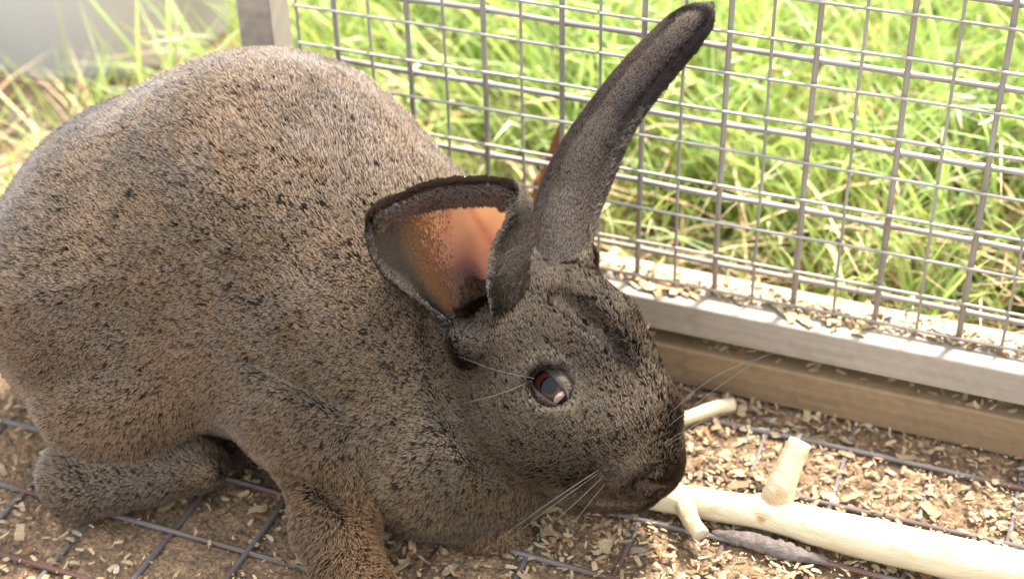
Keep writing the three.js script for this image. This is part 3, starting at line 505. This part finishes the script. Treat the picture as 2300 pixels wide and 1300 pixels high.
{ // raised ear: short sleek hair; browner on the flank, darker towards the tip, pale long fringe along the lower edge
  const mid = (u) => { const s = new THREE.Vector3(); for (let k = 0; k < 8; k++) s.add(V(farEar.f(u, k / 8))); return s.divideScalar(8); };
  onEar(farEar, 20000, (r, u, v, p, n, du) => {
    if (n.dot(p.clone().sub(mid(u))) < 0) n.negate();
    const an = v * 6.283, flank = sstep(2.0, 2.5, an) * sstep(4.4, 3.6, an), dark = sstep(1.15, 0.6, Math.abs(an - 0.55)) * sstep(0.42, 0.6, u), tip = sstep(0.8, 1, u);
    let c = [0.080, 0.059, 0.043]; c = c.map((x, k) => lerp(x, [0.058, 0.038, 0.031][k], Math.max(flank * 0.85, tip * 0.6))); c = c.map((x, k) => lerp(x, [0.035, 0.024, 0.022][k], dark * 0.9));
    plant(r, p, n, du, lerp(4.6, 3.0, flank) + 1.6 * sstep(0.24, 0.05, u), c, lerp(0.42, 0.26, flank) + dark * 0.2, 0.75);
    const edge = an < 0.5 || an > 5.6;
    if (edge && u > 0.10 && u < 0.60 && r() < 0.6) plant(r, p, n, du, 2.2 + 2.4 * r(), [0.17, 0.14, 0.11], 0.06, 0.9);
  }, 401);
}
{ // turned-out ear: fur outside, along the rims and over the inner side towards the tip; the middle is bare
  onEar(nearEar, 52000, (r, u, v, p, n, du, dv) => {
    n.multiplyScalar(nearOut);
    const rim = Math.max(sstep(0.06, 0.0, v), sstep(0.95, 1, v), sstep(0.97, 1, u)), bare = sstep(0.20, 0.36, v) * sstep(0.86, 0.78, v) * sstep(0.06, 0.16, u) * sstep(0.84, 0.76, u), top = sstep(0.70, 0.80, u) * sstep(0.02, 0.2, v) * sstep(1, 0.88, v);
    const po = p.clone().addScaledVector(n, 2.4 * sstep(0, 0.07, Math.min(v, 1 - v, 1 - u)));
    if (rim > 0.1 && r() < 0.75) { const o = v < 0.06 ? dv.clone().negate() : v > 0.94 ? dv.clone() : du.clone(), k = 0.6 + 0.6 * r(); plant(r, p, o.addScaledVector(n, 1.6 * r() - 0.5).normalize(), du, 2 + 1.6 * r(), [0.26 * k, 0.215 * k, 0.175 * k], 0.04, 0.8); }
    if (r() < 0.5 * (1 - bare)) plant(r, po, n, du, lerp(4.6, 3, top), [0.120, 0.090, 0.060].map((x, k) => lerp(x, [0.082, 0.052, 0.038][k], top)), lerp(0.36, 0.12, top), 0.7);   // outside
    const inner = Math.max(sstep(0.46, 0.10, v + 0.16 * (0.5 - u)), sstep(0.76, 0.92, v), sstep(0.64, 0.80, u), 0.12 * sstep(0.16, 0.04, u));
    for (let q = 0; q < 2; q++) if (r() < Math.min(0.75, inner * 0.9)) plant(r, V(nearEar.f(clamp(u + (r() - 0.5) * 0.02, 0, 1), clamp(v + (r() - 0.5) * 0.02, 0, 1))), n.clone().negate(), du.clone().addScaledVector(dv, -0.35), lerp(1.6, 2.6, inner), [0.110, 0.084, 0.060].map((x, k) => lerp(lerp([0.34, 0.17, 0.07][k], x, sstep(0.2, 0.75, inner)), [0.075, 0.046, 0.033][k], top)), 0.2 * inner - 0.1, 0.4);
  }, 402);
}
{ // short pale hair on the eyelids
  const r = rng(405);
  for (let i = 0; i < 900; i++) {
    const a = r() * 6.283, m = 0.995 * Math.sqrt(0.12 + 0.88 * r()), e = new THREE.Vector3().addScaledVector(EYE.side, Math.cos(a) * m * EYE.r).addScaledVector(EYE.up, Math.sin(a) * m * EYE.r);
    if (eyeOpen(e) < 1.22 + 0.42 * Math.max(0, Math.sin(a))) continue;
    const n = e.clone().divideScalar(EYE.r).addScaledVector(EYE.axis, Math.sqrt(Math.max(0, 1 - m * m))).normalize(), p = EYE.c.clone().addScaledVector(n, EYE.r + 0.6);
    plant(r, p, n, e.clone().normalize().add(V([-0.5, 0.1, -0.2])), 2.3, COAT.eyering, 0.06, 0.7);
  }
}
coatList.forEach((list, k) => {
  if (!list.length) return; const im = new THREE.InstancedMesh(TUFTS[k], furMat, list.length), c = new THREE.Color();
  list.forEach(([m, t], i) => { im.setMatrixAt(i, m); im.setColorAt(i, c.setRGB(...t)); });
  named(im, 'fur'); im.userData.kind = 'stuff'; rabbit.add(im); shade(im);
});

// eye: ball with iris and pupil, dark lids, pale third eyelid in the inner corner
const local = (v) => v.clone().sub(RB).multiplyScalar(mm);
function capPatch(r0, inner, outer, axis, sx, sy, N = 48, M = 8) {  // part of a sphere between two outlines; inner/outer(angle) -> [side, up] in radii
  const pos = [], idx = [];
  for (let i = 0; i <= N; i++) for (let j = 0; j <= M; j++) {
    const a = (i / N) * Math.PI * 2, A = inner(a), B = outer(a), s = lerp(A[0], B[0], j / M), u = lerp(A[1], B[1], j / M), m = Math.hypot(s, u), k = m > 0.995 ? 0.995 / m : 1, R0 = r0 * (1 + 0.05 * Math.sin(Math.PI * Math.min(1, j / M * 2.2)));
    const z = Math.sqrt(Math.max(0, 1 - m * m * k * k)), q = EYE.c.clone().addScaledVector(sx, s * k * R0).addScaledVector(sy, u * k * R0).addScaledVector(axis, z * R0), l = local(q); pos.push(l.x, l.y, l.z);
    if (i < N && j < M) { const b = i * (M + 1) + j; idx.push(b, b + 1, b + M + 1, b + 1, b + M + 2, b + M + 1); }
  }
  return geoFrom(pos, idx);
}
{
  const iris = texture(256, (u, v) => {                            // v: angle from the optical axis
    const deg = (1 - v) * 180, n = 0.12 * fbm(u * 40, deg * 0.15, 1, 3);
    if (deg < 20 + n * 5) return [0.008, 0.008, 0.012];
    if (deg < 44) { const k = sstep(19, 27, deg) * sstep(44, 37, deg); return [0.20 * k + 0.04 + n * 0.7, 0.100 * k + 0.024 + n * 0.4, 0.060 * k + 0.018 + n * 0.2]; }
    return [0.16, 0.12, 0.11];
  });
  const eyeMat = new THREE.MeshPhysicalMaterial({ map: iris, roughness: 0.5, specularIntensity: 0.1, clearcoat: 0.4, clearcoatRoughness: 0.02 });
  const g = new THREE.SphereGeometry(EYE.r * mm, 48, 48); const ball = part(rabbit, g, eyeMat, 'eye', 'brown eye with a dark pupil');
  ball.position.copy(local(EYE.c)); ball.quaternion.setFromUnitVectors(new THREE.Vector3(0, 1, 0), EYE.axis.clone().addScaledVector(EYE.side, -0.10).normalize());
  const almond = (a) => { let lo = 0.1, hi = 1.2; for (let k = 0; k < 24; k++) { const m = (lo + hi) / 2, e = EYE.side.clone().multiplyScalar(Math.cos(a) * m * EYE.r).addScaledVector(EYE.up, Math.sin(a) * m * EYE.r); if (eyeOpen(e) < 1) lo = m; else hi = m; } return [Math.cos(a) * lo, Math.sin(a) * lo]; };
  const lidMat = new THREE.MeshPhysicalMaterial({ color: new THREE.Color().setRGB(0.016, 0.011, 0.011), roughness: 0.6 });
  const lid = capPatch(EYE.r + 0.6, almond, (a) => [Math.cos(a) * 0.985, Math.sin(a) * 0.985], EYE.axis, EYE.side, EYE.up, 72, 14), lc = [];
  for (let i = 0; i <= 72; i++) for (let j = 0; j <= 14; j++) { const k = sstep(1 + 2.2 * Math.max(0, Math.sin(i / 72 * 6.283)), 3 + 3 * Math.max(0, Math.sin(i / 72 * 6.283)), j); lc.push(lerp(0.014, 0.10, k), lerp(0.010, 0.085, k), lerp(0.010, 0.068, k)); }
  lid.setAttribute('color', new THREE.Float32BufferAttribute(lc, 3));
  part(rabbit, lid, new THREE.MeshStandardMaterial({ vertexColors: true, roughness: 0.6 }), 'eyelid');
  const pink = new THREE.MeshPhysicalMaterial({ color: new THREE.Color().setRGB(0.26, 0.165, 0.135), roughness: 0.4, clearcoat: 0.5 });
  const third = (k) => (a) => { const y = 0.0 + 0.34 * k * Math.sin(a), x = 0.52 + 0.13 * k * Math.cos(a) + 0.5 * y * y; return [x, y]; };
  part(rabbit, capPatch(EYE.r + 0.25, third(0.02), third(1), EYE.axis, EYE.side, EYE.up), pink, 'third_eyelid', 'pale pink third eyelid in the inner corner of the eye');
}
// whiskers
{
  const mat = new THREE.MeshPhysicalMaterial({ color: new THREE.Color().setRGB(0.07, 0.063, 0.058), roughness: 0.45 });
  const W = [
    [[64.5, 68.5, -652.1], [104.5, 91.7, -656.0], [149.8, 105.1, -650.7]], [[67.0, 65.2, -652.2], [95.3, 84.5, -655.9], [120.2, 96.1, -651.8]], [[63.4, 70.5, -653.5], [106.1, 97.1, -672.0], [139.0, 109.2, -690.2]],
    [[62.3, 72.5, -654.9], [107.3, 98.0, -682.4], [148.0, 104.0, -698.7]], [[75.5, 52.4, -662.8], [99.8, 61.3, -687.3], [121.2, 60.6, -699.0]],
    [[42.1, 71.5, -637.1], [15.6, 62.1, -620.8], [-9.3, 50.1, -607.6]], [[44.5, 68.1, -637.2], [24.9, 59.5, -621.5], [5.8, 48.9, -611.6]], [[43.3, 73.4, -638.4], [14.4, 66.7, -619.2], [-19.7, 53.1, -600.0]],
    [[46.9, 64.8, -637.3], [32.0, 54.7, -623.0], [24.7, 48.6, -616.3]], [[9.3, 115.2, -662.7], [-8.4, 114.8, -652.6], [-25.8, 113.9, -647.1]], [[10.5, 116.1, -663.3], [-10.3, 127.8, -656.8], [-28.4, 137.5, -656.2]],
  ];
  for (const w of W) part(rabbit, bar(w.map((p) => local(V(p))), [0.0002, 0.00015, 0.00005], 20, 5), mat, 'whisker');
}

// ---------------------------------------------------------------- branches and bark
{
  const barkless = new THREE.MeshStandardMaterial({ vertexColors: true, roughness: 0.7, bumpMap: soilBump, bumpScale: 0.0006 });
  const o = V([122.9, 0.0, -685.8]).multiplyScalar(mm), t = new THREE.Group(); t.position.copy(o);
  tag(t, 'peeled_branch', 'thick peeled cream branch with forked twig and short stub, under the nose', 'branch');
  const loc = (a) => V(a).multiplyScalar(mm).sub(o);
  const peel = (knots) => (u, a, q) => {                          // pale sapwood with fibre streaks, stained knots, green bast left underneath
    let k = 0; for (const [c, r] of knots) k = Math.max(k, sstep(r, r * 0.25, q.distanceTo(c) + 0.007 * fbm(q.x * 260, q.y * 260, q.z * 260, 3)));
    const w = q.clone().add(o), n = clamp(0.5 + 1.3 * fbm(q.x * 70, q.y * 160, q.z * 160, 3), 0, 1.2), f = fbm(q.x * 30, Math.cos(a) * 5, Math.sin(a) * 5, 3), bast = sstep(0.010, 0.002, w.y) * sstep(-0.15, 0.2, f + 0.15), st = sstep(0.12, 0.4, fbm(q.x * 45 + 3, q.y * 90, q.z * 90, 3));
    const c = [0.53 + 0.14 * f, 0.455 + 0.14 * f, 0.30 + 0.14 * f].map((x, i) => lerp(x, [0.42, 0.29, 0.13][i], st * 0.55)).map((x, i) => lerp(x, [0.20, 0.19, 0.06][i], bast * 0.8));
    return c.map((x, i) => lerp(x, [0.34, 0.165, 0.055][i], clamp(k * n, 0, 1)));
  };
  const knots = [[loc([146.1, 24.3, -664.0]), 0.012], [loc([96.5, 18.1, -658.4]), 0.010], [loc([136.5, 19.4, -660.5]), 0.008]];
  const lump = (s) => (u, a) => 1 + 0.10 * fbm(u * 11 + s, Math.cos(a), Math.sin(a), 3) - 0.05 * Math.max(0, fbm(u * 70 + s, Math.cos(a) * 3, Math.sin(a) * 3, 2));
  part(t, bar([[66.4, 10.0, -691.5], [101.2, 10.5, -679.7], [125.6, 11.5, -672.1], [148.1, 12.5, -663.2], [172.5, 13.0, -652.3], [222.5, 13.0, -632.2], [297.2, 13.0, -605.8]].map(loc), [0.0086, 0.0088, 0.0090, 0.0096, 0.0108, 0.0120, 0.0118, 0.0116, 0.0112, 0.0112], 150, 36, lump(1), peel(knots)), barkless, 'stem');
  part(t, bar([[144.7, 12.0, -668.2], [147.6, 22.3, -672.3], [153.5, 37.2, -679.0], [159.7, 49.2, -685.0]].map(loc), [0.0090, 0.0092, 0.0080, 0.0071, 0.0066], 30, 20, lump(2), peel(knots)), barkless, 'twig');
  part(t, bar([[95.0, 11.0, -679.4], [97.7, 14.5, -658.3], [102.3, 13.0, -650.0]].map(loc), [0.0065, 0.0052, 0.0044], 12, 14, lump(3), peel(knots)), barkless, 'stub');
}
{
  const m = new THREE.MeshStandardMaterial({ vertexColors: true, roughness: 0.75 });
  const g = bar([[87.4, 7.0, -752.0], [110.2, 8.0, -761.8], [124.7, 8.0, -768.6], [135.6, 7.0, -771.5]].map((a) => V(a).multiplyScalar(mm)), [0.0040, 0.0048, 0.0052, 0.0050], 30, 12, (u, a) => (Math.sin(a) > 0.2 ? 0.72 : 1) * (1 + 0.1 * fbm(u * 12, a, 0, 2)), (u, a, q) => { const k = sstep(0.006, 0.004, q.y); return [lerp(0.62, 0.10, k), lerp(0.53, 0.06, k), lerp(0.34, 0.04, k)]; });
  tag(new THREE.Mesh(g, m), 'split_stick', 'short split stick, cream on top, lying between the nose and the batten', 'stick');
  const bark = new THREE.MeshStandardMaterial({ vertexColors: true, roughness: 0.95, bumpMap: soilBump, bumpScale: 0.002 });
  const g2 = bar([[109.7, 3.0, -662.4], [128.7, 4.0, -654.9], [147.3, 4.0, -645.7], [170.6, 3.0, -636.8]].map((a) => V(a).multiplyScalar(mm)), [0.002, 0.0048, 0.0052, 0.002], 50, 14, (u, a) => 1 + 0.5 * fbm(u * 22, Math.cos(a) * 2, Math.sin(a) * 2, 3), (u, a, q) => { const k = 0.5 + fbm(q.x * 200, q.y * 200, q.z * 200, 3); return [0.10 + 0.2 * k, 0.085 + 0.16 * k, 0.075 + 0.14 * k]; });
  tag(new THREE.Mesh(g2, bark), 'bark_strip', 'rough grey brown strip of bark lying just below the peeled branch', 'bark');
}

// ---------------------------------------------------------------- outside: grass, straw, leaves, a pale bucket
function grassTuft(seed, blades, dry) {
  const r = rng(seed), pos = [], idx = [], col = [];
  for (let b = 0; b < blades; b++) {
    const a = r() * 6.283, d = Math.sqrt(r()) * 0.028, x0 = Math.cos(a) * d, z0 = Math.sin(a) * d, L = (dry ? 0.10 : 0.15) * (0.5 + 0.9 * r()), w = (dry ? 0.0012 : 0.0019) * (0.7 + 0.7 * r()), dir = r() * 6.283, lean = (dry ? 0.9 : 0.35) + 0.7 * r() * r(), fold = r() * 6.283, o = pos.length / 3, S = 4;
    const tone = 0.75 + 0.55 * r(), yel = r() * 0.35;
    for (let i = 0; i <= S; i++) {
      const t = i / S, out = L * lean * Math.pow(t, 1.8), y = L * t * (1 - 0.30 * lean * t * t), hw = w * (i === S ? 0.05 : Math.sqrt(1 - t * 0.85) * (0.6 + 0.4 * Math.min(1, t * 4)));
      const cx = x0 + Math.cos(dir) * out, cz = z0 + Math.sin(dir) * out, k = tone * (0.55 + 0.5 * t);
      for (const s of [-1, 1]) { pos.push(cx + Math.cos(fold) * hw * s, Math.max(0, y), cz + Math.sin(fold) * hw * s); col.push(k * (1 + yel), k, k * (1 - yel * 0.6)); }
      if (i < S) { const c = o + i * 2; idx.push(c, c + 1, c + 2, c + 1, c + 3, c + 2); }
    }
  }
  return geoFrom(pos, idx, col);
}
{
  const greenMat = new THREE.MeshPhysicalMaterial({ vertexColors: true, roughness: 0.75, transmission: 0.6, thickness: 0, side: THREE.DoubleSide });
  const dryMat = new THREE.MeshPhysicalMaterial({ vertexColors: true, roughness: 0.8, transmission: 0.35, thickness: 0, side: THREE.DoubleSide });
  const spread = (name, label, mat, geos, count, seed, tint, cover) => {
    const r = rng(seed), lists = geos.map(() => []);
    for (let i = 0; i < count; i++) {
      const far = r() < 0.25, n = far ? -1100 - 3200 * r() : -34 - 1150 * Math.pow(r(), 0.85), u = far ? -2600 + 5600 * r() : -900 + 2000 * r(), p = fp(u, -12, u < -110 && !far ? n + 150 * r() : n);
      if (r() > cover(p, n) || (Math.hypot(p.x + 0.379, p.z + 1.391) < 0.14 + 0.17 * sstep(-0.1, 0.1, p.z + 1.391))) continue;   // none under the bucket, trodden down before it
      const s = (0.7 + 0.7 * r()) * (far ? 1.5 : 1) * lerp(0.55, 1, sstep(-40, -260, n)), m = new THREE.Matrix4().compose(p, new THREE.Quaternion().setFromEuler(new THREE.Euler((r() - 0.5) * 0.4, r() * 6.283, (r() - 0.5) * 0.4)), new THREE.Vector3(s, s, s));
      lists[Math.floor(r() * geos.length)].push([m, tint(r)]);
    }
    let nv = 0, ni = 0; lists.forEach((l, k) => { nv += l.length * geos[k].attributes.position.count; ni += l.length * geos[k].index.count; });
    const pos = new Float32Array(nv * 3), col = new Float32Array(nv * 3), idx = new Uint32Array(ni), q = new THREE.Vector3(); let v = 0, f = 0;
    lists.forEach((l, k) => { const P = geos[k].attributes.position, C = geos[k].attributes.color, I = geos[k].index; for (const [m, c] of l) {
      for (let i = 0; i < I.count; i++) idx[f++] = I.getX(i) + v;
      for (let i = 0; i < P.count; i++, v++) { q.fromBufferAttribute(P, i).applyMatrix4(m).toArray(pos, v * 3); col[v * 3] = C.getX(i) * c[0]; col[v * 3 + 1] = C.getY(i) * c[1]; col[v * 3 + 2] = C.getZ(i) * c[2]; }
    } });
    const g = new THREE.BufferGeometry(); g.setAttribute('position', new THREE.BufferAttribute(pos, 3)); g.setAttribute('color', new THREE.BufferAttribute(col, 3)); g.setIndex(new THREE.BufferAttribute(idx, 1)); g.computeVertexNormals();
    console.log(name, ni / 3); tag(new THREE.Mesh(g, mat), name, label, name.replace('_', ' '), null, 'stuff');
  };
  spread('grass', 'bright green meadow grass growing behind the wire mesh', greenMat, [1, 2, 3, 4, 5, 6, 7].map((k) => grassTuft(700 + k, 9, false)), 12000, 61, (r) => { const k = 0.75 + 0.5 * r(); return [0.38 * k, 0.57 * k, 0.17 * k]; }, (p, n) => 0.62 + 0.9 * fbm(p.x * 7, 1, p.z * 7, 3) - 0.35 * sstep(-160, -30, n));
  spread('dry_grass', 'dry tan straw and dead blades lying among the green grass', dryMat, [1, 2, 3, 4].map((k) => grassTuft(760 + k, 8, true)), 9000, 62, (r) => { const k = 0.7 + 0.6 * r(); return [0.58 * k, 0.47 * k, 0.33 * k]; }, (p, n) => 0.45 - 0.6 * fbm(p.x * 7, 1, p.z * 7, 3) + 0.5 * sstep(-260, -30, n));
}
function leaf(length, width, bend, seed, cup = 0.25) {            // a broad leaf with midrib and wavy margin, about its stalk end
  const r = rng(seed), N = 16, M = 8, pos = [], idx = [], ph = r() * 6;
  for (let i = 0; i <= N; i++) for (let j = 0; j <= M; j++) {
    const t = i / N, s = j / M * 2 - 1, w = width / 2 * Math.pow(Math.sin(Math.PI * Math.min(0.985, 0.06 + t * 0.93)), 0.8), a = bend * t;
    const wave = 0.06 * width * Math.sin(t * 17 + ph) * s * s; pos.push(length * (bend ? Math.sin(a) / bend : t), length * (bend ? (1 - Math.cos(a)) / bend * -1 : 0) + Math.abs(s) * w * cup + wave, s * w);
    if (i < N && j < M) { const b = i * (M + 1) + j; idx.push(b, b + M + 1, b + 1, b + 1, b + M + 1, b + M + 2); }
  }
  return geoFrom(pos, idx);
}
{
  const dock = new THREE.MeshPhysicalMaterial({ color: new THREE.Color().setRGB(0.14, 0.24, 0.10), roughness: 0.5, transmission: 0.35, thickness: 0, side: THREE.DoubleSide });
  const t = new THREE.Group(), o = fp(238, -12, -430); t.position.copy(o); tag(t, 'broad_leaved_plant', 'pale green broad leaved plant in the grass behind the wire at top right', 'plant');
  [[0.2, 0.9, 0.21], [1.5, 0.7, 0.18], [2.7, 0.8, 0.2], [3.9, 0.9, 0.17], [5.2, 0.6, 0.2]].forEach(([a, up, L], k) => { const m = part(t, leaf(L, 0.085, 0.9, 820 + k), dock, 'leaf'); m.rotation.order = 'YXZ'; m.rotation.set(0, a, up); m.position.y = 0.02; });
  const rust = new THREE.MeshPhysicalMaterial({ color: new THREE.Color().setRGB(0.17, 0.066, 0.026), roughness: 0.9, transmission: 0.15, thickness: 0, side: THREE.DoubleSide });
  const d = new THREE.Group(); d.position.copy(fp(133, -12, -48)); tag(d, 'dead_leaf', 'rust brown curled dead leaf standing behind the wire between the two ears', 'leaf');
  const a = part(d, leaf(0.138, 0.015, 0.35, 841, 0.8), rust, 'blade'); a.rotation.order = 'YXZ'; a.rotation.set(0.1, 1.15, 1.55); const b = part(d, leaf(0.075, 0.042, 0.8, 842, 0.4), rust, 'blade'); b.rotation.order = 'YXZ'; b.rotation.set(0.15, 0.75, 0.95); b.position.set(0.006, 0.06, 0.003);
}
{
  const t = new THREE.Group(), c = V([-379.0, -12.0, -1390.9]).multiplyScalar(mm); t.position.copy(c); tag(t, 'bucket', 'pale grey round bucket standing in the grass left of the end post', 'bucket');
  const mat = new THREE.MeshStandardMaterial({ color: new THREE.Color().setRGB(0.55, 0.56, 0.58), roughness: 0.45, metalness: 0.2 });
  const P = [[0, 0.006], [0.118, 0.006], [0.122, 0], [0.127, 0.002], [0.129, 0.012], [0.127, 0.016], [0.150, 0.27], [0.155, 0.272], [0.157, 0.278], [0.154, 0.284], [0.148, 0.282], [0.146, 0.272], [0.122, 0.02], [0, 0.016]].map(([x, y]) => new THREE.Vector2(x, y));
  part(t, new THREE.LatheGeometry(P, 64), mat, 'pail');
  const arc = []; for (let i = 0; i <= 12; i++) { const a = Math.PI * i / 12; arc.push(new THREE.Vector3(Math.cos(a) * 0.157, 0.262 - Math.sin(a) * 0.05, Math.sin(a) * 0.165)); }
  part(t, bar(arc, [0.0025, 0.0025], 36, 8), mat, 'handle');
}
renderer.render(scene, camera);
